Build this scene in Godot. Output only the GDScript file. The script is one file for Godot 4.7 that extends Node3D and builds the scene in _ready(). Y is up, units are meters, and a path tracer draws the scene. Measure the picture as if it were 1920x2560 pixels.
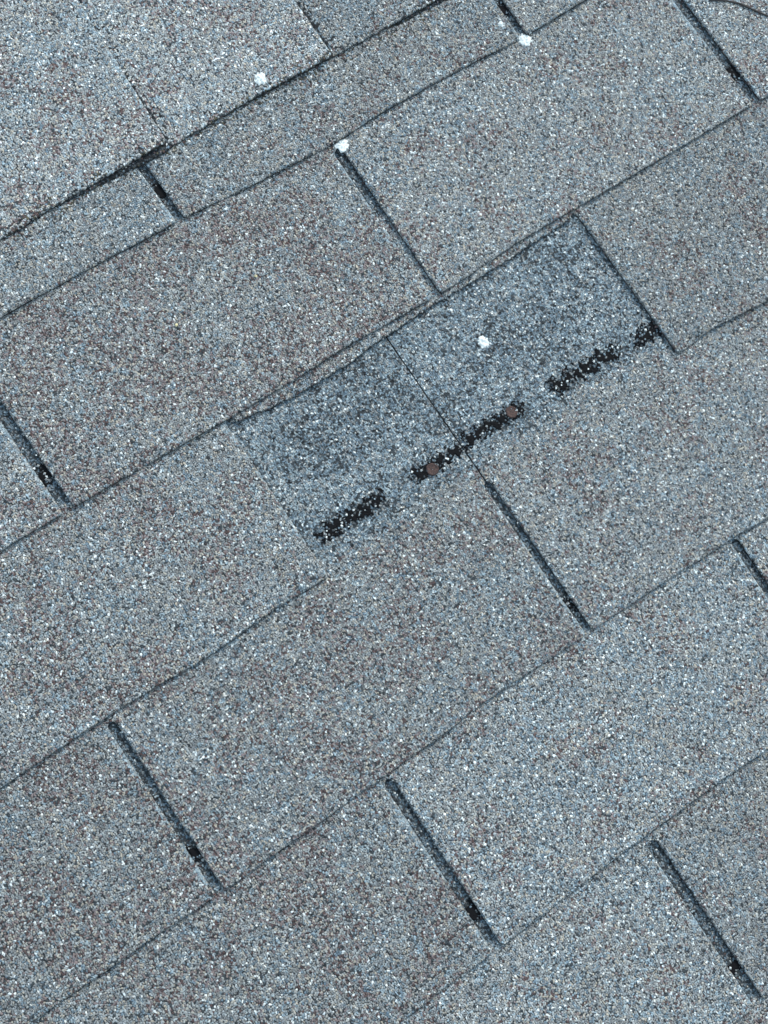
extends Node3D
# A weathered three-tab asphalt shingle roof, seen from close above: one tab has blown off.
# Roof axes: x = along the courses, y = out of the roof, z = down the slope. Metres.

const EXPO := 0.1329          # exposure of a course
const TAB := 0.3048           # width of a tab
const T := 0.0032             # thickness of a shingle
const PITCH := 18.4           # degrees
const HEADLAP := 0.150
const RIDGE := -0.478         # z of the ridge line
const PATCH_W := 0.32         # size of one granule texture on the roof
const PATCH_H := 0.16
const IW := 1024
const IH := 512
const CELL := 4.6972            # texels from granule to granule
const GX := 218
const GY := 109

var roof: Node3D
var lay := PackedInt32Array()         # texel -> granule (or one of two gap numbers)
var granule_x := PackedFloat32Array()
var granule_y := PackedFloat32Array()
var normal_tex: ImageTexture
var wave := FastNoiseLite.new()
var jag := FastNoiseLite.new()
var blotch := FastNoiseLite.new()
var fleck := FastNoiseLite.new()
var headlap_mat: StandardMaterial3D
var edge_mat: StandardMaterial3D
var tar_mat: StandardMaterial3D
var grain_mat: StandardMaterial3D
var used := {}

# how far each course's lower edge strays from its straight line: [x, dz] in millimetres
var edge_dev := {
	1: [[-149, -2.7], [-77, -3.1], [-5, -2.1], [59, 0.8], [120, 2.0], [167, -1.1], [229, -1.6], [295, -0.2], [357, -2.4]],
	2: [[-160, 2.4], [-119, 2.8], [-51, 4.0], [0, 3.9], [44, 2.6], [120, 3.8], [210, 0.3], [251, 0.6], [354, 0.9], [430, 1.1]],
	3: [[-310, 0.8], [-293, 0.1], [-228, -0.9], [-196, -0.3], [-155, 1.2], [-93, -1.3], [-57, -0.5], [254, -0.1], [277, -2.2], [339, 2.2]],
	4: [[-324, 0.2], [-290, 0.0], [-214, 0.6], [-185, 0.0], [-100, -1.0], [-52, -1.9], [-18, -4.0], [84, -2.3], [115, -1.9], [202, -0.1], [238, 2.2]],
	5: [[-160, 1.3], [-139, 0.5], [-90, 1.0], [-47, 0.3], [2, -1.0], [52, -0.4], [100, 0.0], [138, 1.7]],
}
# slots of each course: [x at mid height, lean, width, top above the lower edge] in millimetres
var slots := {
	1: [[-315, 0, 6, 130], [-9.3, 0.04, 5.6, 130], [296.2, 0.0, 5.2, 130], [602, 0, 6, 130]],
	2: [[-488, 0, 6, 128], [-182.2, 0.03, 7.3, 128], [121.0, 0.0, 6.4, 126.9], [427.2, 0.03, 7.2, 128], [732, 0, 6, 128]],
	3: [[-360, 0, 6, 130], [-54.6, 0.01, 6.0, 130], [248.3, 0.02, 6.2, 130.2], [553, 0, 6, 130]],
	4: [[-535, 0, 6, 130], [-230.2, 0.01, 5.5, 130.5], [75.5, 0.01, 5.0, 130.2], [381, 0, 5.5, 130], [686, 0, 5.5, 130]],
	5: [[-404, 0, 6, 130], [-99.1, 0.0, 6.4, 131.0], [206.0, -0.02, 5.6, 131.4], [511, 0, 6, 130]],
	6: [[-580, 0, 6, 130], [-275, 0, 6, 130], [30.0, 0.0, 7.6, 128.6], [335, 0, 6, 130]],
	7: [[-450, 0, 6, 130], [-145, 0, 6, 130], [160, 0, 6, 130], [465, 0, 6, 130]],
}


func _ready() -> void:
	roof = Node3D.new()
	roof.name = "shingle_roof"
	roof.position = Vector3(0, 3.4, 0)
	roof.rotation.x = deg_to_rad(PITCH)
	set_scene()
	for n in [wave, jag, blotch, fleck]:
		n.noise_type = FastNoiseLite.TYPE_SIMPLEX
		n.fractal_octaves = 2
	wave.seed = 3; wave.frequency = 14.0
	jag.seed = 8; jag.frequency = 330.0
	blotch.seed = 21; blotch.frequency = 13.0; blotch.fractal_octaves = 3
	fleck.seed = 5; fleck.frequency = 70.0

	roof.set_meta("label", "weathered grey-brown asphalt shingle roof slope with one tab torn off")
	roof.set_meta("category", "roof")
	roof.set_meta("kind", "thing")
	add_child(roof)
	lay_granules()
	make_materials()
	build_deck()
	build_courses()
	build_caps()
	build_small_things()
	scatter_grit()
	build_ground()


func set_scene() -> void:
	var cam := Camera3D.new()
	cam.name = "camera"
	cam.fov = 40.19
	cam.near = 0.05
	cam.far = 900.0
	var right := Vector3(0.81804678, 0.17260973, 0.54863954)
	var down := Vector3(-0.51674975, -0.19824392, 0.83286796)
	var ahead := Vector3(0.25252557, -0.9648343, -0.07297677)
	var local := Transform3D(Basis(right, -down, -ahead), Vector3(-0.24419531, 0.9328173 + 0.0085, 0.05299506))
	cam.transform = roof.transform * local
	add_child(cam)
	cam.current = true

	var env := Environment.new()
	env.background_mode = Environment.BG_SKY
	var sky := Sky.new()
	var sm := ProceduralSkyMaterial.new()
	sm.sky_top_color = Color(0.60, 0.70, 0.785)
	sm.sky_horizon_color = Color(0.79, 0.845, 0.87)
	sm.sky_curve = 0.2
	sm.ground_bottom_color = Color(0.20, 0.21, 0.19)
	sm.ground_horizon_color = Color(0.50, 0.53, 0.54)
	sm.sun_angle_max = 1.0
	sky.sky_material = sm
	env.sky = sky
	env.tonemap_mode = Environment.TONE_MAPPER_LINEAR
	env.tonemap_exposure = 1.78
	env.sdfgi_enabled = true
	env.ssao_enabled = true
	env.ssil_enabled = true
	var we := WorldEnvironment.new()
	we.name = "world_environment"
	we.environment = env
	add_child(we)

	var sun := DirectionalLight3D.new()
	sun.name = "veiled_sun"
	sun.light_energy = 0.6
	sun.light_color = Color(1.0, 0.985, 0.96)
	sun.light_angular_distance = 18.0
	sun.shadow_enabled = true
	var from_dir := (roof.transform.basis * Vector3(0.68, 0.57, -0.40)).normalized()
	sun.transform = Transform3D(Basis.looking_at(-from_dir, Vector3.UP), Vector3(0, 8, 0))
	add_child(sun)


# ---------------------------------------------------------------- granules and materials

func lay_granules() -> void:
	# One torus of mineral granules: which granule covers each texel, and a relief of their facets.
	var rng := RandomNumberGenerator.new()
	rng.seed = 77
	var n := GX * GY
	var inv_a := PackedFloat32Array(); var inv_b := PackedFloat32Array()
	var ca := PackedFloat32Array(); var sa := PackedFloat32Array()
	var top := PackedFloat32Array(); var tx := PackedFloat32Array(); var ty := PackedFloat32Array()
	granule_x.resize(n); granule_y.resize(n)
	for a in [inv_a, inv_b, ca, sa, top, tx, ty]: a.resize(n)
	for j in GY:
		for i in GX:
			var k := j * GX + i
			granule_x[k] = (i + 0.5 + rng.randf_range(-0.42, 0.42)) * CELL
			granule_y[k] = (j + 0.5 + rng.randf_range(-0.42, 0.42)) * CELL
			var size := rng.randf_range(0.52, 0.80) * CELL
			var long := rng.randf_range(1.0, 1.5)
			inv_a[k] = 1.0 / (size * long); inv_b[k] = 1.0 / (size / sqrt(long))
			var ang := rng.randf() * PI
			ca[k] = cos(ang); sa[k] = sin(ang)
			top[k] = rng.randf_range(0.45, 1.0)
			tx[k] = rng.randf_range(-0.5, 0.5); ty[k] = rng.randf_range(-0.5, 0.5)
	var best := PackedFloat32Array(); best.resize(IW * IH); best.fill(9.0)
	var second := PackedFloat32Array(); second.resize(IW * IH); second.fill(9.0)
	var height := PackedByteArray(); height.resize(IW * IH)
	lay.resize(IW * IH); lay.fill(n)
	var reach := 6
	for k in n:
		var gx := granule_x[k]; var gy := granule_y[k]
		var x0 := int(floor(gx)); var y0 := int(floor(gy))
		var c := ca[k]; var s := sa[k]; var ia := inv_a[k]; var ib := inv_b[k]
		for y in range(y0 - reach, y0 + reach + 1):
			var dy := y + 0.5 - gy
			var row := posmod(y, IH) * IW
			for x in range(x0 - reach, x0 + reach + 1):
				var dx := x + 0.5 - gx
				var p := (dx * c + dy * s) * ia; var q := (dy * c - dx * s) * ib
				var d := p * p + q * q
				if d > 1.7: continue
				var at := row + posmod(x, IW)
				if d < best[at]:
					second[at] = best[at]
					best[at] = d
					lay[at] = k
					if d < 1.0:
						height[at] = int(clampf((top[k] + (tx[k] * dx + ty[k] * dy) * 0.07 - 0.35 * d * d) * 190.0 + 40.0, 0, 255))
					else: height[at] = 20
				elif d < second[at]: second[at] = d
	for at in IW * IH:
		if best[at] > 0.95 or second[at] - best[at] < 0.14:
			lay[at] = (lay[at] if lay[at] < n else 0) + n
			height[at] = mini(height[at], 30)
	var im := Image.create_from_data(IW, IH, false, Image.FORMAT_L8, height)
	im.convert(Image.FORMAT_RGBA8)
	im.bump_map_to_normal_map(4.0)
	normal_tex = ImageTexture.create_from_image(im)


func rgba(r: float, g: float, b: float) -> int:
	var c := Color(clampf(r, 0, 1), clampf(g, 0, 1), clampf(b, 0, 1)).linear_to_srgb()
	return int(c.r * 255.0 + 0.5) | (int(c.g * 255.0 + 0.5) << 8) | (int(c.b * 255.0 + 0.5) << 16) | (255 << 24)


# Real base colours of the mineral granules (linear).
var kinds := [
	Vector3(0.050, 0.060, 0.066),   # 0 slate
	Vector3(0.225, 0.235, 0.235),   # 1 mid grey
	Vector3(0.360, 0.378, 0.372),   # 2 light grey
	Vector3(0.720, 0.745, 0.720),   # 3 quartz white
	Vector3(0.100, 0.066, 0.062),   # 4 dark red-brown
	Vector3(0.220, 0.180, 0.176),   # 5 mauve brown
	Vector3(0.158, 0.208, 0.242),   # 6 blue grey
	Vector3(0.390, 0.362, 0.310),   # 7 beige
	Vector3(0.315, 0.385, 0.415),   # 8 pale blue
	Vector3(0.014, 0.016, 0.018),   # 9 bare asphalt
	Vector3(0.075, 0.068, 0.045),   # 10 olive dirt
]
var mixes := {
	"grey": [0.04, 0.40, 0.31, 0.035, 0.01, 0.02, 0.05, 0.12, 0.015, 0.0, 0.0],
	"brown": [0.055, 0.26, 0.18, 0.03, 0.09, 0.24, 0.015, 0.13, 0.0, 0.0, 0.0],
	"blue": [0.05, 0.28, 0.26, 0.05, 0.0, 0.0, 0.19, 0.04, 0.13, 0.0, 0.0],
	"headlap": [0.25, 0.12, 0.05, 0.03, 0.0, 0.0, 0.40, 0.0, 0.12, 0.03, 0.0],
	"pale": [0.06, 0.16, 0.16, 0.05, 0.0, 0.0, 0.27, 0.0, 0.30, 0.0, 0.0],
	"slot": [0.34, 0.10, 0.03, 0.02, 0.01, 0.0, 0.44, 0.0, 0.03, 0.03, 0.0],  # unweathered granules and dirt, darkened further by painted slot shade
	"worn_lit": [0.0, 0.10, 0.20, 0.03, 0.0, 0.0, 0.17, 0.0, 0.50, 0.0, 0.0],  # smooth rims, paled by light painted on the rounded shoulder
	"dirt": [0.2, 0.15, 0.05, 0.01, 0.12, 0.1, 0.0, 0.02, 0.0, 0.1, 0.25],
	"edge": [0.33, 0.06, 0.02, 0.0, 0.17, 0.12, 0.03, 0.02, 0.0, 0.25, 0.0],
	"crack_shade": [0.3, 0.0, 0.0, 0.01, 0.0, 0.0, 0.06, 0.0, 0.0, 0.63, 0.0],  # near black, for crevice shade painted along the cap laps
}


func pick(mix: Array, f: float) -> int:
	for k in mix.size():
		f -= mix[k]
		if f < 0.0: return k
	return 1


# A texture for one shingle whose top left corner lies at (u0, v0). tone: brown, blue 0..1, light = overall paleness,
# bare = function(u, v) -> share of unweathered headlap granules; dirty = z of a dirt line or NAN
func granule_texture(sd: int, u0: float, v0: float, tone: Dictionary, tall := false, only := "") -> ImageTexture:
	var rng := RandomNumberGenerator.new()
	rng.seed = sd
	var n := GX * GY
	var brown: float = tone.get("brown", 0.3); var blue: float = tone.get("blue", 0.3)
	var light: float = tone.get("light", 1.0)
	var gap := rgba(0.020, 0.022, 0.024)
	var gap2 := rgba(0.032, 0.034, 0.036)
	var mm := PATCH_W / IW
	var out := PackedInt32Array()
	for half in (2 if tall else 1):
		var cols := PackedInt32Array(); cols.resize(2 * n)
		for k in n:
			var u := u0 + granule_x[k] * mm
			var v := v0 + half * PATCH_H + granule_y[k] * mm
			var name := "grey"
			var bn := brown - 0.06 + 1.2 * blotch.get_noise_2d(u, v) + 0.6 * fleck.get_noise_2d(u, v)
			var bl := blue + 1.2 * blotch.get_noise_2d(u + 5.0, v) + 0.65 * fleck.get_noise_2d(u + 3.0, v)
			if rng.randf() < bn: name = "brown"
			elif rng.randf() < bl: name = "blue"
			if fleck.get_noise_2d(u * 0.8 + 9.0, v * 0.8) > 0.52 + 0.2 * rng.randf(): name = "pale"
			if tone.has("bare") and rng.randf() < tone.bare.call(u, v): name = "pale" if fleck.get_noise_2d(u * 1.1, v * 1.1) + 0.9 * blotch.get_noise_2d(u, v) > (0.02 if u < 0.07 else 0.10) + 0.16 * rng.randf_range(-1, 1) else "headlap"
			if tone.has("fresh_shade") and rng.randf() < tone.fresh_shade.call(u, v): name = "crack_shade"
			if tone.has("worn_lit") and rng.randf() < tone.worn_lit.call(u, v): name = "worn_lit"
			if tone.has("dirt") and rng.randf() < tone.dirt.call(u, v): name = "dirt"
			if only: name = only
			var kind := pick(mixes[name], rng.randf())
			var c: Vector3 = kinds[kind] * rng.randf_range(0.80, 1.20) * light
			var w := rng.randf_range(-0.05, 0.05)
			cols[k] = rgba(c.x * (1.0 + w), c.y, c.z * (1.0 - w))
			cols[n + k] = gap if k % 2 else gap2
			if name == "worn_lit": cols[n + k] = rgba(0.20, 0.25, 0.28)  # gaps pale too, part of the painted light on the rim
		var part := PackedInt32Array(); part.resize(IW * IH)
		for at in IW * IH: part[at] = cols[lay[at]]
		out.append_array(part)
	var im := Image.create_from_data(IW, IH * (2 if tall else 1), false, Image.FORMAT_RGBA8, out.to_byte_array())
	return ImageTexture.create_from_image(im)


func granule_material(tex: ImageTexture) -> StandardMaterial3D:
	var m := StandardMaterial3D.new()
	m.albedo_texture = tex
	m.normal_enabled = true
	m.normal_texture = normal_tex
	m.normal_scale = 1.1
	m.roughness = 0.82
	m.metallic_specular = 0.35
	return m


func make_materials() -> void:
	headlap_mat = granule_material(granule_texture(900, 0.0, 0.0, {"light": 0.85}, false, "slot"))  # headlap seen through slots; recess shade is mixed into this colour
	edge_mat = granule_material(granule_texture(902, 0.0, 0.0, {"light": 0.9}, false, "edge"))
	tar_mat = StandardMaterial3D.new()
	tar_mat.albedo_color = Color(0.008, 0.008, 0.009).linear_to_srgb()
	tar_mat.roughness = 0.8
	tar_mat.metallic_specular = 0.2
	grain_mat = StandardMaterial3D.new()
	grain_mat.vertex_color_use_as_albedo = true
	grain_mat.roughness = 0.7


# ---------------------------------------------------------------- shape of the courses

func table(rows: Array, x: float) -> float:
	# rows of [x, y] in millimetres; x in metres; smooth between them
	var mm := x * 1000.0
	if mm <= rows[0][0]: return rows[0][1] * 0.001
	for k in range(1, rows.size()):
		if mm < rows[k][0]:
			var f := smoothstep(0.0, 1.0, (mm - rows[k - 1][0]) / (rows[k][0] - rows[k - 1][0]))
			return lerpf(rows[k - 1][1], rows[k][1], f) * 0.001
	return rows[-1][1] * 0.001


func edge_z(row: int, u: float) -> float:
	return (row - 3) * EXPO + (table(edge_dev[row], u) if edge_dev.has(row) else 0.0)


func surface(row: int, u: float, v: float) -> float:
	# height of the top of a course: shingles lie shingled, three deep at their lower edge
	var tau := (v - (row - 4) * EXPO) / EXPO
	return (2.0 + tau) * T + 0.00035 * wave.get_noise_2d(u, v)


func bevel(d: float, r: float) -> float:
	if d >= r: return 0.0
	var k := 1.0 - d / r
	return r * (1.0 - sqrt(maxf(0.0, 1.0 - k * k)))


func steps(length: float, fine: float, near: Array, at_start: bool) -> PackedFloat32Array:
	# places across a length: close together at the ends, fine in between
	var a := PackedFloat32Array()
	var first := 0.0
	if at_start:
		for x in near: a.append(x)
		first = near[-1]
	else: a.append(0.0)
	var last: float = length - near[-1]
	var n := maxi(1, int(round((last - first) / fine)))
	for k in range(1, n + 1): a.append(lerpf(first, last, float(k) / n))
	for k in range(near.size() - 2, -1, -1): a.append(length - near[k])
	return a


class Sheet:
	var pos := PackedVector3Array()
	var nor := PackedVector3Array()
	var uv := PackedVector2Array()
	var top := PackedInt32Array()       # headlap faces
	var face := PackedInt32Array()      # exposed faces
	var edge := PackedInt32Array()      # cut edges


func commit(s: Sheet, mats: Array) -> ArrayMesh:
	var mesh := ArrayMesh.new()
	for k in 3:
		var idx: PackedInt32Array = [s.top, s.face, s.edge][k]
		if idx.is_empty(): continue
		var arr := []
		arr.resize(Mesh.ARRAY_MAX)
		arr[Mesh.ARRAY_VERTEX] = s.pos; arr[Mesh.ARRAY_NORMAL] = s.nor; arr[Mesh.ARRAY_TEX_UV] = s.uv; arr[Mesh.ARRAY_INDEX] = idx
		mesh.add_surface_from_arrays(Mesh.PRIMITIVE_TRIANGLES, arr)
		mesh.surface_set_material(mesh.get_surface_count() - 1, mats[k])
	return mesh


func slot_side(sl: Array, row: int, v: float, seam: bool) -> Vector2:
	# (centre line, half width) of a slot at v
	var line := (row - 3) * EXPO
	var c: float = sl[0] * 0.001 + sl[1] * (v - line + EXPO * 0.5)
	var half: float = sl[2] * 0.0005 + 0.0003
	var top: float = line - sl[3] * 0.001
	var h := 0.0004 if seam else 0.0
	if v > top:
		var k := clampf((v - top) / (half * 1.3), 0.0, 1.0)
		h = maxf(h, half * sqrt(1.0 - (1.0 - k) * (1.0 - k)))
	return Vector2(c, h)


# One tab between two slots of a course, with the headlap above it.
func tab_mesh(row: int, sl: Array, sr: Array, mats: Array, o := {}) -> ArrayMesh:
	var fine: float = o.get("fine", 0.002)
	var stub: Array = o.get("stub", [])
	var rise: float = o.get("lift", 0.0)
	var seam_l: bool = o.get("seam_l", false); var seam_r: bool = o.get("seam_r", false)
	var u0: float = o.get("u0", sl[0] * 0.001 - 0.006); var v0: float = o.get("v0", (row - 4) * EXPO - 0.010)
	var tall: bool = o.get("tall", false)
	var rag: float = o.get("rag", 0.00035)
	var v_top := (row - 4) * EXPO - HEADLAP
	var v_split := (row - 4) * EXPO - 0.004
	var mid_l := slot_side(sl, row, (row - 3) * EXPO - 0.06, false)
	var mid_r := slot_side(sr, row, (row - 3) * EXPO - 0.06, false)
	var width := mid_r.x - mid_l.x
	var near := [0.0, 0.0003, 0.0008, 0.0015, 0.0026, 0.004]
	var ss := steps(width, fine, near, true)
	var coarse := fine * (1.0 if tall else 3.0)
	var n_head := int(round((HEADLAP - 0.004) / coarse))
	var ts := PackedFloat32Array()
	for k in n_head: ts.append((HEADLAP - 0.004) * k / n_head)
	var body := steps(EXPO + 0.004, fine * 0.8, near, false)
	for x in body: ts.append(HEADLAP - 0.004 + x)
	var total := HEADLAP + EXPO
	var nu := ss.size(); var nv := ts.size()
	var s := Sheet.new()
	var open_l := PackedByteArray(); var open_r := PackedByteArray()
	open_l.resize(nv); open_r.resize(nv)
	for j in nv:
		for i in nu:
			var a := ss[i] / width
			var un := lerpf(mid_l.x, mid_r.x, a)
			var low := edge_z(row, un)
			if stub.size(): low = table(stub, un)
			var nb := jag.get_noise_2d(un + row * 3.7, row * 1.9) + 0.6 * fleck.get_noise_2d(un * 1.3, row)
			low += rag * nb
			var b := ts[j] / total
			# keep the exposed part to scale, however far the lower edge strays
			var v := v_top + ts[j] + (low - (row - 3) * EXPO) * smoothstep(0.55, 1.0, b)
			if stub.size(): v = lerpf(v_top, low, b)
			var L := slot_side(sl, row, v, seam_l); var R := slot_side(sr, row, v, seam_r)
			var d_low := low - v
			var round_off := bevel(maxf(d_low, 0.0), 0.0028) if stub.is_empty() else 0.0
			var jl := 0.00017 * (jag.get_noise_2d(v, row * 7.1 + sl[0]) + 0.7 * fleck.get_noise_2d(v * 1.2, sl[0]))
			var jr := 0.00017 * (jag.get_noise_2d(v + 2.0, row * 7.1 + sr[0]) + 0.7 * fleck.get_noise_2d(v * 1.2, sr[0] + 9.0))
			var ul := L.x + (L.y + jl + round_off if L.y > 0.0 else 0.0)
			var ur := R.x - (R.y + jr + round_off if R.y > 0.0 else 0.0)
			if i == 0: open_l[j] = 1 if L.y > 0.0 else 0
			if i == nu - 1: open_r[j] = 1 if R.y > 0.0 else 0
			var u := lerpf(ul, ur, a)
			var h := surface(row, u, v)
			h -= bevel(u - ul, 0.0013) * (1.0 if L.y > 0.0005 else (0.25 if L.y > 0.0 else 0.0))
			h -= bevel(ur - u, 0.0022) * (1.0 if R.y > 0.0005 else (0.25 if R.y > 0.0 else 0.0))
			h -= bevel(d_low, 0.0012)
			h += rise * smoothstep(0.06, 0.0, d_low)
			if stub.is_empty(): h -= 0.0019 * maxf(0.0, wave.get_noise_2d(un * 1.2 + row * 4.0, row * 2.0) + 0.3 * fleck.get_noise_2d(un * 0.4, row) + 0.05) * smoothstep(0.012, 0.0, d_low)
			s.pos.append(Vector3(u, h, v))
			s.uv.append(Vector2((u - u0) / PATCH_W, (v - v0) / (PATCH_H * (2.0 if tall else 1.0))))
	for j in nv:
		for i in nu:
			var e := s.pos[j * nu + mini(i + 1, nu - 1)] - s.pos[j * nu + maxi(i - 1, 0)]
			var f := s.pos[mini(j + 1, nv - 1) * nu + i] - s.pos[maxi(j - 1, 0) * nu + i]
			s.nor.append(f.cross(e).normalized())
	for j in nv - 1:
		var into := s.top if v_top + ts[j] < v_split - 0.0001 and not tall else s.face
		for i in nu - 1:
			var p := j * nu + i
			into.append_array(PackedInt32Array([p, p + 1, p + nu + 1, p, p + nu + 1, p + nu]))
		if v_top + ts[j] < v_split - 0.0001 and not tall: s.top = into
		else: s.face = into
	var deep := T - 0.00025
	for j in nv - 1:
		if open_l[j] and open_l[j + 1]: wall(s, j * nu, (j + 1) * nu, Vector3(-1, 0, 0), deep, false)
		if open_r[j] and open_r[j + 1]: wall(s, j * nu + nu - 1, (j + 1) * nu + nu - 1, Vector3(1, 0, 0), deep, true)
	for i in nu - 1: wall(s, (nv - 1) * nu + i, (nv - 1) * nu + i + 1, Vector3(0, 0, 1), deep + rise - 0.0004, false)
	return commit(s, mats)


func wall(s: Sheet, p: int, q: int, out: Vector3, deep: float, flip: bool) -> void:
	if flip:
		var k := p; p = q; q = k
	var at := s.pos.size()
	for k in [p, q, q, p]:
		var drop := deep if s.pos.size() - at >= 2 else 0.0
		s.pos.append(s.pos[k] - Vector3(0, drop, 0))
		s.nor.append(out)
		s.uv.append(s.uv[k] + Vector2(0.011, 0.017) + Vector2(out.x, out.z) * drop * 3.0)
	s.edge.append_array(PackedInt32Array([at, at + 1, at + 2, at, at + 2, at + 3]))


func part(called: String, mesh: Mesh, parent: Node3D) -> MeshInstance3D:
	var o := MeshInstance3D.new()
	var n: int = used.get(called, 0)
	used[called] = n + 1
	o.name = called if n == 0 else "%s_%03d" % [called, n]
	o.mesh = mesh
	parent.add_child(o, true)
	return o


func thing(called: String, mesh: Mesh, label: String, category: String, group := "") -> MeshInstance3D:
	var o := part(called, mesh, self)
	o.set_meta("label", label)
	o.set_meta("category", category)
	if group: o.set_meta("group", group)
	return o


# ---------------------------------------------------------------- the courses

func build_courses() -> void:
	# tone of each tab in view, by course and by the slot on its left
	var tones := {
		"1.0": {"brown": 0.05, "blue": 0.50, "light": 0.98}, "1.1": {"brown": 0.05, "blue": 0.35, "light": 0.95}, "1.2": {"brown": 0.05, "blue": 0.4},
		"2.0": {"brown": 0.15, "blue": 0.65, "light": 1.05}, "2.1": {"brown": 0.85, "blue": 0.3, "light": 0.97}, "2.2": {"brown": 0.12, "blue": 0.25, "light": 1.04}, "2.3": {"brown": 0.0, "blue": 0.7, "light": 1.1},
		"3.0": {"brown": 0.40, "blue": 0.45, "light": 0.98}, "3.2": {"brown": 0.15, "blue": 0.25, "light": 0.88},
		"4.0": {"brown": 0.85, "blue": 0.1, "light": 0.88}, "4.1": {"brown": 0.52, "blue": 0.35, "light": 0.98}, "4.2": {"brown": 0.12, "blue": 0.25, "light": 1.02},
		"5.0": {"brown": 0.62, "blue": 0.4, "light": 0.9}, "5.1": {"brown": 0.0, "blue": 0.7, "light": 1.06}, "5.2": {"brown": 0.0, "blue": 0.65, "light": 1.05},
		"6.1": {"brown": 0.1, "blue": 0.55, "light": 1.06}, "6.2": {"brown": 0.12, "blue": 0.35, "light": 0.92}, "7.2": {"brown": 0.05, "blue": 0.5},
	}
	var rng := RandomNumberGenerator.new()
	rng.seed = 4
	var plain := granule_material(granule_texture(901, 0.3, 0.7, {"brown": 0.25, "blue": 0.4}))
	for row in range(1, 8):
		var list: Array = slots[row]
		for k in list.size() - 1:
			var key := "%d.%d" % [row, k]
			var sl: Array = list[k]; var sr: Array = list[k + 1]
			var lift := rng.randf_range(0.0, 0.0004)
			var o := {"lift": lift}
			var m := plain
			var u0: float = sl[0] * 0.001 - 0.006
			var v0 := (row - 4) * EXPO - 0.010
			if row == 3 and k == 1:
				m = granule_material(granule_texture(318, u0, v0, {"brown": 0.25, "blue": 0.75, "light": 0.95}))
				o.stub = [[-58, -126.0], [-50, -124.0], [-24, -120.6], [-7, -119.6], [39, -119.8], [60, -121.8], [72, -123.2], [123, -125.3], [188, -125.2], [208, -127.0], [250, -127.6]]
				o.rag = 0.0009
				o.fine = 0.0015
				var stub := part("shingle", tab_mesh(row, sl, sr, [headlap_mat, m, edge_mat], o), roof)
				stub.set_meta("label", "thin ragged strip left where the shingle tab tore off")
				continue
			if tones.has(key):
				var right_slot := sr
				tones[key].worn_lit = func(u: float, v: float) -> float:  # pale strip: lit shoulder painted along the slot, besides smooth wear
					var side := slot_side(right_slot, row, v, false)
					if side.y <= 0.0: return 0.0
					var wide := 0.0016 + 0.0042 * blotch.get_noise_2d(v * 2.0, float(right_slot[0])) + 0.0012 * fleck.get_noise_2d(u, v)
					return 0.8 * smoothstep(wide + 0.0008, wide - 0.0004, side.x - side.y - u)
				if row == 4 and (k == 1 or k == 2):
					v0 = (row - 4) * EXPO - HEADLAP + 0.006
					var tone: Dictionary = tones[key]
					tone.bare = func(u: float, v: float) -> float:
						var edge := -0.012 + 0.006 * fleck.get_noise_2d(u * 0.6, v * 0.6) + 0.010 * blotch.get_noise_2d(u, 3.0)
						return smoothstep(edge + 0.010, edge - 0.008, v) * (1.0 if u > -0.075 and u < 0.27 else 1.0)
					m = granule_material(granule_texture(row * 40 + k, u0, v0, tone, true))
					o.tall = true
					o.u0 = u0; o.v0 = v0
					if k == 1: o.seam_r = true
					else: o.seam_l = true
				else:
					var tone2: Dictionary = tones[key]
					if row == 1:
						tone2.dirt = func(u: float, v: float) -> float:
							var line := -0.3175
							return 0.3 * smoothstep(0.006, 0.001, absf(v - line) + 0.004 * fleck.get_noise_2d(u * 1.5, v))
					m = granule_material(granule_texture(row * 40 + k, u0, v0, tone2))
			else: o.fine = 0.008
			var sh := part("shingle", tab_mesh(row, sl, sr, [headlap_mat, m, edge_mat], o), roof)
			if row == 4 and k == 1: sh.set_meta("label", "shingle left of the seam, its dark unweathered upper half laid bare")
			if row == 4 and k == 2: sh.set_meta("label", "shingle right of the seam, its dark unweathered upper half laid bare")
			seal(sh, row, sl[0] * 0.001, sr[0] * 0.001, rng)


# Black self-seal dashes near the top of a tab's neighbour below; only those the missing tab or a slot lays bare.
func seal(sh: MeshInstance3D, row: int, ul: float, ur: float, rng: RandomNumberGenerator) -> void:
	var z := (row - 4) * EXPO - 0.0285
	var dashes := []      # [x, z, half length, half width, strength]
	if row == 4:
		for d in [[-0.0195, -0.0270, 0.0290, 0.0052, 1.0], [0.0535, -0.0268, 0.0225, 0.0052, 0.9], [0.1045, -0.0296, 0.0275, 0.0046, 0.9], [0.1845, -0.0282, 0.0310, 0.0056, 0.85], [0.2420, -0.0250, 0.0130, 0.0055, 0.9]]:
			if d[0] > ul and d[0] < ur: dashes.append(d)
	else:
		# the slot of the course above crosses this tab
		for s in slots.get(row - 1, []):
			var u: float = s[0] * 0.001
			if u > ul + 0.02 and u < ur - 0.02 and u > -0.4 and u < 0.5:
				var r := 1.0 if row != 7 else 0.55
				dashes.append([u + (0.0 if row != 7 else -0.004), z + rng.randf_range(-0.001, 0.001), 0.014, 0.0060 * r, 1.3])
	for d in dashes: part("sealant_strip", dash_mesh(row, d, rng), sh)


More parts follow.
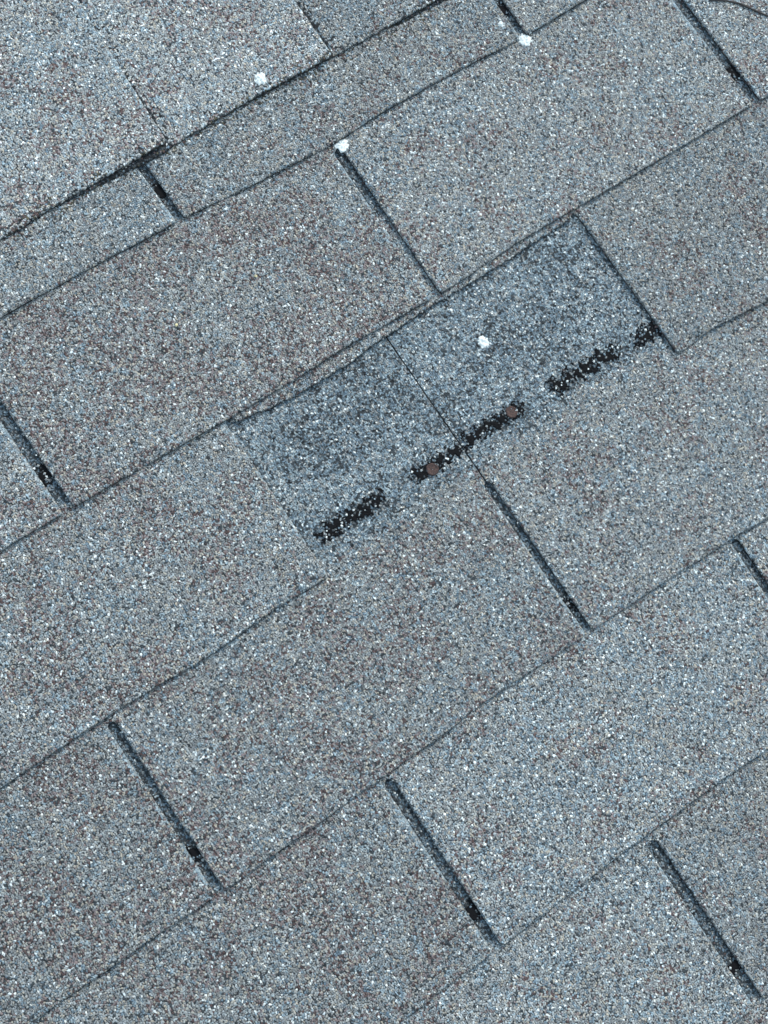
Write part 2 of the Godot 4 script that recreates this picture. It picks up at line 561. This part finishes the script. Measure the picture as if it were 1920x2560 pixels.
func dash_mesh(row: int, d: Array, rng: RandomNumberGenerator) -> ArrayMesh:
	var step := 0.0006
	var hl: float = d[2]; var hw: float = d[3]
	var nx := int(2.3 * hl / step); var ny := int(3.0 * hw / step)
	var h := PackedFloat32Array(); h.resize((nx + 1) * (ny + 1))
	for j in ny + 1:
		for i in nx + 1:
			var x := (float(i) / nx - 0.5) * 2.3 * hl; var y := (float(j) / ny - 0.5) * 3.0 * hw
			var u: float = d[0] + x; var v: float = d[1] + y
			var ax := maxf(0.0, absf(x) - (hl - hw))
			var r := sqrt(ax * ax + y * y) / hw
			var n := 0.55 * jag.get_noise_2d(u * 1.4, v * 1.4) + 0.55 * fleck.get_noise_2d(u * 1.7, v * 1.7)
			h[j * (nx + 1) + i] = (1.0 - r) * 0.9 * d[4] + n * 1.5 - 0.02
	var st := SurfaceTool.new()
	st.begin(Mesh.PRIMITIVE_TRIANGLES)
	st.set_smooth_group(0)
	for j in ny:
		for i in nx:
			var q := [j * (nx + 1) + i, j * (nx + 1) + i + 1, (j + 1) * (nx + 1) + i + 1, (j + 1) * (nx + 1) + i]
			var inside := 0
			for k in q: inside += 1 if h[k] > 0.0 else 0
			if inside < 3: continue
			var c := []
			for k in q:
				var x := (float(k % (nx + 1)) / nx - 0.5) * 2.3 * hl; var y := (floorf(float(k) / (nx + 1)) / ny - 0.5) * 3.0 * hw
				var u: float = d[0] + x; var v: float = d[1] + y
				c.append(Vector3(u, surface(row, u, v) - 0.0001 + 0.0009 * smoothstep(-0.1, 0.5, h[k]), v))
			for k in [0, 1, 2, 0, 2, 3]: st.add_vertex(c[k])
	st.generate_normals()
	st.set_material(tar_mat)
	var mesh := st.commit()
	# granules stuck in the tar
	var gs := SurfaceTool.new()
	gs.begin(Mesh.PRIMITIVE_TRIANGLES)
	gs.set_smooth_group(-1)
	var n_grains := int(hl * hw * 4.0 / 0.000009)
	for k in n_grains:
		var x := rng.randf_range(-1.05, 1.05) * hl; var y := rng.randf_range(-1.2, 1.2) * hw
		var u: float = d[0] + x; var v: float = d[1] + y
		grain(gs, Vector3(u, surface(row, u, v) + 0.0008, v), rng, rng.randf_range(0.0006, 0.0013), [0.42, 0.12, 0.10, 0.10, 0.02, 0.0, 0.2, 0.0, 0.05, 0.07, 0.0])
	gs.generate_normals()
	gs.set_material(grain_mat)
	gs.commit(mesh)
	return mesh


# A small angular granule.
func grain(st: SurfaceTool, at: Vector3, rng: RandomNumberGenerator, r: float, mix: Array) -> void:
	var c: Vector3 = kinds[pick(mix, rng.randf())] * rng.randf_range(0.75, 1.25)
	st.set_color(Color(minf(c.x, 0.9), minf(c.y, 0.9), minf(c.z, 0.9)))
	var turn := Basis(Vector3(rng.randf_range(-1, 1), rng.randf_range(-1, 1), rng.randf_range(-1, 1) + 0.01).normalized(), rng.randf() * TAU)
	var p := []
	for v in [Vector3(1, 0, 0), Vector3(0, 0, 1), Vector3(-1, 0, 0), Vector3(0, 0, -1), Vector3(0, 1, 0), Vector3(0, -1, 0)]:
		var w: Vector3 = turn * (v * rng.randf_range(0.7, 1.25))
		w.y *= 0.7
		p.append(at + w * r)
	for f in [[0, 1, 4], [1, 2, 4], [2, 3, 4], [3, 0, 4], [1, 0, 5], [2, 1, 5], [3, 2, 5], [0, 3, 5]]:
		st.add_vertex(p[f[0]]); st.add_vertex(p[f[1]]); st.add_vertex(p[f[2]])


# ---------------------------------------------------------------- ridge

func over_ridge(u: float, v: float, h: float) -> Vector3:
	# bends a sheet over the ridge
	var r := 0.05
	var full := deg_to_rad(2.0 * PITCH)
	var v_start := RIDGE + r * tan(full * 0.5)
	if v >= v_start: return Vector3(u, h, v)
	var q := v_start - v
	var a := minf(q / r, full)
	var rest := maxf(0.0, q - full * r)
	var n := Vector3(0, cos(a), -sin(a)); var along := Vector3(0, -sin(a), -cos(a))
	return Vector3(u, -r, v_start) + n * (r + h) + along * rest


func build_caps() -> void:
	# each cap is a tab bent over the ridge and lapped by the next on its left: [right end, lower edge]
	var ends := [-0.270, -0.128, 0.0155, 0.1568, 0.298, 0.440]
	var lows := {
		2: [[-200, -314.0], [-121, -315.6], [-65, -318.9], [-10, -320.2], [10, -321.2], [40, -321.0]],
		3: [[-100, -318.5], [-17, -316.6], [9, -316.0], [20, -317.6], [33, -318.6], [95, -320.9], [150, -320.7], [180, -321.0]],
		4: [[100, -320.0], [157, -321.0], [204, -321.3], [255, -321.8]],
	}
	for k in ends.size():
		var low: Array = lows.get(k, [[-500, -318.0], [500, -320.0]])
		var end: float = ends[k]
		var o := {"brown": 0.2, "blue": 0.18, "light": 1.2}
		if k == 2: o = {"brown": 0.22, "blue": 0.3, "light": 1.22}
		if k == 3: o = {"brown": 0.28, "blue": 0.1, "light": 1.25}
		if k == 4: o = {"brown": 0.0, "blue": 0.75, "light": 0.95}
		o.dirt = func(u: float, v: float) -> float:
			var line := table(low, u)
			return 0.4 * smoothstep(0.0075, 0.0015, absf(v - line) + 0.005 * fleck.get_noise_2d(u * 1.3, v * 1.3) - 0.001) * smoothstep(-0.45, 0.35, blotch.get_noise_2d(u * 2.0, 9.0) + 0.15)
		var lap: float = ends[k - 1] if k > 0 else -9.0
		o.fresh_shade = func(u: float, v: float) -> float:  # narrow line is painted crevice shade, wider scatter unweathered granules
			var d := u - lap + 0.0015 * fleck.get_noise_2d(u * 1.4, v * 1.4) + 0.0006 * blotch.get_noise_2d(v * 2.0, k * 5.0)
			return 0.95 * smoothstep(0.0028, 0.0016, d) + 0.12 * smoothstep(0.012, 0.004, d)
		o.worn_lit = func(u: float, v: float) -> float:  # light on the cap end painted as a pale strip, besides wear
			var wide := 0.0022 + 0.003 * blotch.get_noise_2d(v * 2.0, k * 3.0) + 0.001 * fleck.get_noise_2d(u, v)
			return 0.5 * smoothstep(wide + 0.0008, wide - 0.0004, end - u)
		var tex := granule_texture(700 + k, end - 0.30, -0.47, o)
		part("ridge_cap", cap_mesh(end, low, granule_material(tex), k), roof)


func cap_mesh(end: float, low: Array, m: Material, k: int) -> ArrayMesh:
	var s := Sheet.new()
	var near := [0.0, 0.0003, 0.0008, 0.0015, 0.0026, 0.004]
	var length := 0.225
	var ss := steps(length, 0.002, near, false)
	var span := 0.31
	var ts := steps(span, 0.0018, near, false)
	var nu := ss.size(); var nv := ts.size()
	for j in nv:
		for i in nu:
			var un := end - length + ss[i]
			var bottom := table(low, un) + 0.0005 * (jag.get_noise_2d(un + k, 31.0) + 0.8 * fleck.get_noise_2d(un, 40.0 + k))
			var v := bottom - span + ts[j]
			var lean := (0.004 * (v + 0.32) / 0.15) if k == 2 else 0.0
			var side := 0.0004 * (jag.get_noise_2d(v, 55.0 + k) + fleck.get_noise_2d(v, 61.0 + k))
			var corner := bevel(maxf(0.0, bottom - v), 0.0035)
			var u := un + (side - lean - corner) * smoothstep(0.6, 1.0, ss[i] / length)
			var step := (u - (end - 0.142)) / 0.142
			var lie := surface(1, u, v)
			if v < -0.40: lie = surface(1, u, -0.40) + (v + 0.40) * 0.01
			var h := lie + T * (0.75 + 0.8 * step) + 0.0004 * wave.get_noise_2d(u * 1.5 + k * 3.0, v)
			h -= bevel(length - ss[i], 0.0018) + bevel(bottom - v, 0.0012)
			if k == 2: h += 0.0010 * smoothstep(0.05, 0.0, absf(u + 0.004)) * smoothstep(0.05, 0.0, bottom - v)
			s.pos.append(over_ridge(u, v, h))
			s.uv.append(Vector2((u - end + 0.30) / PATCH_W, (v + 0.47) / PATCH_H))
	for j in nv:
		for i in nu:
			var e := s.pos[j * nu + mini(i + 1, nu - 1)] - s.pos[j * nu + maxi(i - 1, 0)]
			var f := s.pos[mini(j + 1, nv - 1) * nu + i] - s.pos[maxi(j - 1, 0) * nu + i]
			s.nor.append(f.cross(e).normalized())
	for j in nv - 1:
		for i in nu - 1:
			var p := j * nu + i
			s.face.append_array(PackedInt32Array([p, p + 1, p + nu + 1, p, p + nu + 1, p + nu]))
	for j in nv - 1: wall(s, j * nu + nu - 1, (j + 1) * nu + nu - 1, Vector3(1, 0, 0), T - 0.0009, true)
	for i in nu - 1: wall(s, (nv - 1) * nu + i, (nv - 1) * nu + i + 1, Vector3(0, 0, 1), T - 0.0002, false)
	return commit(s, [m, m, edge_mat])


# ---------------------------------------------------------------- deck, small things, ground

func build_deck() -> void:
	var felt := StandardMaterial3D.new()
	felt.albedo_color = Color(0.03, 0.03, 0.032).linear_to_srgb()
	felt.roughness = 0.95
	var wood := StandardMaterial3D.new()
	wood.albedo_color = Color(0.38, 0.28, 0.18).linear_to_srgb()
	wood.roughness = 0.9
	var front := BoxMesh.new()
	front.size = Vector3(1.5, 0.018, 1.16)
	front.material = wood
	var d := part("roof_deck", front, roof)
	d.position = Vector3(0.07, -0.0145, RIDGE + 0.58)
	var under := BoxMesh.new()
	under.size = Vector3(1.49, 0.0035, 1.15)
	under.material = felt
	var f := part("roofing_felt", under, roof)
	f.position = Vector3(0.07, -0.0035, RIDGE + 0.58)
	var back := BoxMesh.new()
	back.size = Vector3(1.5, 0.018, 1.0)
	back.material = felt
	var b := part("roof_deck", back, roof)
	var turn := Basis(Vector3.RIGHT, -deg_to_rad(2.0 * PITCH))
	b.transform = Transform3D(turn, Vector3(0.07, -0.0145, RIDGE) + turn * Vector3(0, 0, -0.5))


func place(u: float, v: float, row: int) -> Vector3:
	return roof.transform * Vector3(u, surface(row, u, v), v)


func build_small_things() -> void:
	# rusty nail heads on the sealant line
	var rust_im := Image.create_empty(64, 64, false, Image.FORMAT_RGB8)
	var rng := RandomNumberGenerator.new()
	rng.seed = 12
	for y in 64:
		for x in 64:
			var n := fleck.get_noise_2d(x * 0.0021, y * 0.0021) * 0.5 + 0.5
			var c := Color(0.030, 0.018, 0.016).lerp(Color(0.095, 0.050, 0.040), smoothstep(0.25, 0.75, n)) * rng.randf_range(0.8, 1.15)
			c.a = 1.0
			rust_im.set_pixel(x, y, c.linear_to_srgb())
	var rust := StandardMaterial3D.new()
	rust.albedo_texture = ImageTexture.create_from_image(rust_im)
	rust.uv1_triplanar = true
	rust.uv1_scale = Vector3(60, 60, 60)
	rust.roughness = 0.8
	var nail := nail_mesh(rust)
	var a := thing("roofing_nail", nail, "rusty brown nail head on the black sealant line left of the seam", "nail", "nails in the bared sealant line")
	a.transform = Transform3D(roof.transform.basis * Basis(Vector3(0.6, 0, 0.8).normalized(), 0.05), place(0.0467, -0.0249, 4))
	var b := thing("roofing_nail", nail, "rusty brown nail head on the black sealant line right of the seam", "nail", "nails in the bared sealant line")
	b.transform = Transform3D(roof.transform.basis * Basis(Vector3(0.3, 0, -0.8).normalized(), 0.07), place(0.1196, -0.0294, 4))

	# dried white spots
	var white := StandardMaterial3D.new()
	var chalk := Image.create_empty(96, 96, false, Image.FORMAT_RGB8)
	for y in 96:
		for x in 96:
			var n := jag.get_noise_2d(x * 0.0003, y * 0.0003) + 0.6 * fleck.get_noise_2d(x * 0.0004, y * 0.0004)
			var c := Color(0.88, 0.90, 0.86).lerp(Color(0.52, 0.55, 0.52), smoothstep(0.35, 0.75, n) * 0.7) * rng.randf_range(0.93, 1.04)
			c.a = 1.0
			chalk.set_pixel(x, y, c.linear_to_srgb())
	white.albedo_texture = ImageTexture.create_from_image(chalk)
	white.uv1_triplanar = true
	white.uv1_scale = Vector3(40, 40, 40)
	white.roughness = 0.95
	white.metallic_specular = 0.2
	var spots := [
		[0.0999, -0.3305, 0.0047, 0, "white spot on the pale ridge cap just above its lower edge"],
		[0.2964, -0.2640, 0.0053, 2, "largest white spot, at the lower end of a slot near the top"],
		[0.2856, -0.2827, 0.0027, 1, "smallest white spot, beside the slot above the largest spot"],
		[0.1258, -0.2605, 0.0050, 2, "white spot capping the rounded top of a slot"],
		[0.1325, -0.0833, 0.0043, 4, "white spot on the dark bared patch right of the seam"],
	]
	for s in spots:
		var lift := 0.0
		var row: int = s[3]
		if row == 0:
			row = 1
			lift = T * 1.25
		var o := thing("white_spot", spot_mesh(s[2], rng, white), s[4], "spot", "dried white spots on the shingles")
		o.transform = Transform3D(roof.transform.basis, place(s[0], s[1], row) + roof.transform.basis.y * lift)

	# pale yellow grains lying loose
	var straw := StandardMaterial3D.new()
	straw.albedo_color = Color(0.72, 0.62, 0.34).linear_to_srgb()
	straw.roughness = 0.8
	var grains := [[-0.0505, -0.2039, 0.0014, "pale yellow grain left of the middle of the brown shingle"], [0.0166, -0.2065, 0.0013, "pale yellow grain near the middle of the brown shingle, under a slot end"]]
	for g in grains:
		var st := SurfaceTool.new()
		st.begin(Mesh.PRIMITIVE_TRIANGLES)
		st.set_smooth_group(-1)
		grain(st, Vector3.ZERO, rng, g[2], mixes.grey)
		st.generate_normals()
		st.set_material(straw)
		var o := thing("yellow_grain", st.commit(), g[3], "grain")
		o.transform = Transform3D(roof.transform.basis, place(g[0], g[1], 2) + roof.transform.basis.y * 0.0006)

	# a dry stem at the top right
	var bark := StandardMaterial3D.new()
	bark.albedo_color = Color(0.055, 0.048, 0.045).linear_to_srgb()
	bark.roughness = 0.95
	var path := [Vector3(0.448, 0, -0.221), Vector3(0.4595, 0, -0.2142), Vector3(0.4682, 0, -0.2065), Vector3(0.4753, 0, -0.1965), Vector3(0.4824, 0, -0.1865), Vector3(0.492, 0, -0.176), Vector3(0.505, 0, -0.166)]
	var stem := thing("dry_stem", stem_mesh(path, 0.0008, bark), "thin dark dry stem lying across the shingle at the upper right corner", "stem")
	stem.transform = roof.transform


# Granules washed loose: they gather in the slots and below the course edges.
func scatter_grit() -> void:
	var rng := RandomNumberGenerator.new()
	rng.seed = 61
	var st := SurfaceTool.new()
	st.begin(Mesh.PRIMITIVE_TRIANGLES)
	st.set_smooth_group(-1)
	grain(st, Vector3.ZERO, rng, 1.0, [1.0])
	st.generate_normals()
	var m := StandardMaterial3D.new()
	m.vertex_color_use_as_albedo = true
	m.roughness = 0.75
	var plain := st.commit()
	var arr := plain.surface_get_arrays(0)
	arr[Mesh.ARRAY_COLOR] = null
	var mesh := ArrayMesh.new()
	mesh.add_surface_from_arrays(Mesh.PRIMITIVE_TRIANGLES, arr)
	mesh.surface_set_material(0, m)
	var places := []
	for k in 2600:
		var u := 0.0; var v := 0.0; var row := 1
		var f := rng.randf()
		if f < 0.5:      # below a course edge
			row = rng.randi_range(2, 7)
			u = rng.randf_range(-0.42, 0.5)
			v = edge_z(row - 1, u) + absf(rng.randfn(0.0, 0.003)) + 0.0004
			if row == 4 and u > -0.055 and u < 0.25: v = -0.118 + rng.randfn(0.0, 0.004)
		elif f < 0.75:   # in a slot
			row = rng.randi_range(2, 7)
			var list: Array = slots[row - 1]
			var sl: Array = list[rng.randi() % list.size()]
			v = (row - 4) * EXPO - rng.randf() * EXPO
			var side := slot_side(sl, row - 1, v, false)
			if side.y < 0.002: continue
			u = side.x + rng.randf_range(-0.8, 0.8) * side.y
		else:
			u = rng.randf_range(-0.42, 0.5)
			v = rng.randf_range(-0.26, 0.42)
			row = clampi(int(ceil(v / EXPO)) + 3, 2, 7)
			if absf(v - edge_z(row, u)) < 0.006 or absf(v - edge_z(row - 1, u)) < 0.006: continue
			if row == 3 and u > -0.058 and u < 0.252: row = 4
		var r := rng.randf_range(0.00045, 0.0010)
		var c: Vector3 = kinds[pick(mixes.grey, rng.randf())] * rng.randf_range(0.8, 1.2)
		var b := Basis(Vector3(rng.randf_range(-1, 1), rng.randf_range(-1, 1), 0.3).normalized(), rng.randf() * TAU).scaled(Vector3.ONE * r)
		places.append([Transform3D(b, Vector3(u, surface(row, u, v) + r * 0.35, v)), Color(c.x, c.y, c.z)])
	var mm := MultiMesh.new()
	mm.transform_format = MultiMesh.TRANSFORM_3D
	mm.use_colors = true
	mm.mesh = mesh
	mm.instance_count = places.size()
	for k in places.size():
		mm.set_instance_transform(k, places[k][0])
		mm.set_instance_color(k, places[k][1])
	var o := MultiMeshInstance3D.new()
	o.name = "loose_granules"
	o.multimesh = mm
	o.transform = roof.transform
	o.set_meta("kind", "stuff")
	o.set_meta("label", "loose mineral granules washed into the slots and along the shingle edges")
	o.set_meta("category", "granules")
	add_child(o, true)


func nail_mesh(m: Material) -> ArrayMesh:
	var st := SurfaceTool.new()
	st.begin(Mesh.PRIMITIVE_TRIANGLES)
	var prof := [[0.0, 0.0013], [0.0007, 0.00125], [0.0018, 0.00115], [0.0032, 0.00122], [0.0037, 0.00155], [0.0041, 0.00150], [0.0044, 0.0012], [0.0045, 0.0009], [0.0043, 0.00055], [0.0016, 0.0003], [0.0015, -0.002], [0.0015, -0.022], [0.0, -0.026]]
	var n := 28
	for k in prof.size() - 1:
		for i in n:
			var q := []
			for c in [[k, i], [k, i + 1], [k + 1, i + 1], [k + 1, i]]:
				var ang: float = TAU * c[1] / n
				var r: float = prof[c[0]][0] * (1.0 + 0.03 * sin(ang * 3.0 + 1.0) + 0.02 * sin(ang * 5.0))
				q.append(Vector3(cos(ang) * r, prof[c[0]][1], sin(ang) * r))
			for f in [0, 1, 2, 0, 2, 3]: st.add_vertex(q[f])
	st.index()
	st.generate_normals()
	st.set_material(m)
	return st.commit()


func spot_mesh(r: float, rng: RandomNumberGenerator, m: Material) -> ArrayMesh:
	var st := SurfaceTool.new()
	st.begin(Mesh.PRIMITIVE_TRIANGLES)
	var n := 44
	var rings := [0.0, 0.2, 0.4, 0.6, 0.78, 0.9, 1.0]
	var off := rng.randf() * 50.0
	var grid := []
	for k in rings.size():
		var line := []
		for i in n:
			var ang := TAU * i / n
			var rr := r * (1.0 + 0.16 * fleck.get_noise_2d(cos(ang) * 0.012 + off, sin(ang) * 0.012) + 0.16 * jag.get_noise_2d(cos(ang) * 0.006 + off, sin(ang) * 0.006))
			var x: float = cos(ang) * rr * rings[k]; var z: float = sin(ang) * rr * rings[k] * 1.06
			var y: float = 0.0011 * (1.0 - pow(rings[k], 4.0)) + 0.0009 * jag.get_noise_2d(x * 1.2 + off, z * 1.2) - 0.0002
			line.append(Vector3(x, y, z))
		grid.append(line)
	for k in rings.size() - 1:
		for i in n:
			var q := [grid[k][i], grid[k][(i + 1) % n], grid[k + 1][(i + 1) % n], grid[k + 1][i]]
			for f in [0, 1, 2, 0, 2, 3]: st.add_vertex(q[f])
	st.index()
	st.generate_normals()
	st.set_material(m)
	return st.commit()


func stem_mesh(path: Array, r: float, m: Material) -> ArrayMesh:
	var st := SurfaceTool.new()
	st.begin(Mesh.PRIMITIVE_TRIANGLES)
	var curve := Curve3D.new()
	for p in path: curve.add_point(Vector3(p.x, surface(2, p.x, p.z) + r * 0.7, p.z))
	for k in range(1, path.size() - 1):
		var d: Vector3 = (path[k + 1] - path[k - 1]) * 0.18
		curve.set_point_in(k, -d); curve.set_point_out(k, d)
	var pts := curve.get_baked_points()
	var every := []
	var length := curve.get_baked_length()
	for k in 41: every.append(curve.sample_baked(length * k / 40.0))
	var n := 8
	for k in 40:
		for i in n:
			var q := []
			for c in [[k, i], [k, i + 1], [k + 1, i + 1], [k + 1, i]]:
				var p: Vector3 = every[c[0]]
				var dir: Vector3 = (every[mini(c[0] + 1, 40)] - every[maxi(c[0] - 1, 0)]).normalized()
				var side := dir.cross(Vector3.UP).normalized()
				var ang: float = TAU * c[1] / n
				var rad := r * (1.0 + 0.25 * jag.get_noise_2d(c[0] * 0.004, 77.0))
				q.append(p + (side * cos(ang) + Vector3.UP * sin(ang)) * rad)
			for f in [0, 2, 1, 0, 3, 2]: st.add_vertex(q[f])
	st.index()
	st.generate_normals()
	st.set_material(m)
	return st.commit()


func build_ground() -> void:
	var m := StandardMaterial3D.new()
	m.albedo_color = Color(0.07, 0.09, 0.045).linear_to_srgb()
	m.roughness = 1.0
	var p := PlaneMesh.new()
	p.size = Vector2(800, 800)
	p.material = m
	var g := part("ground", p, self)
	g.set_meta("kind", "structure")
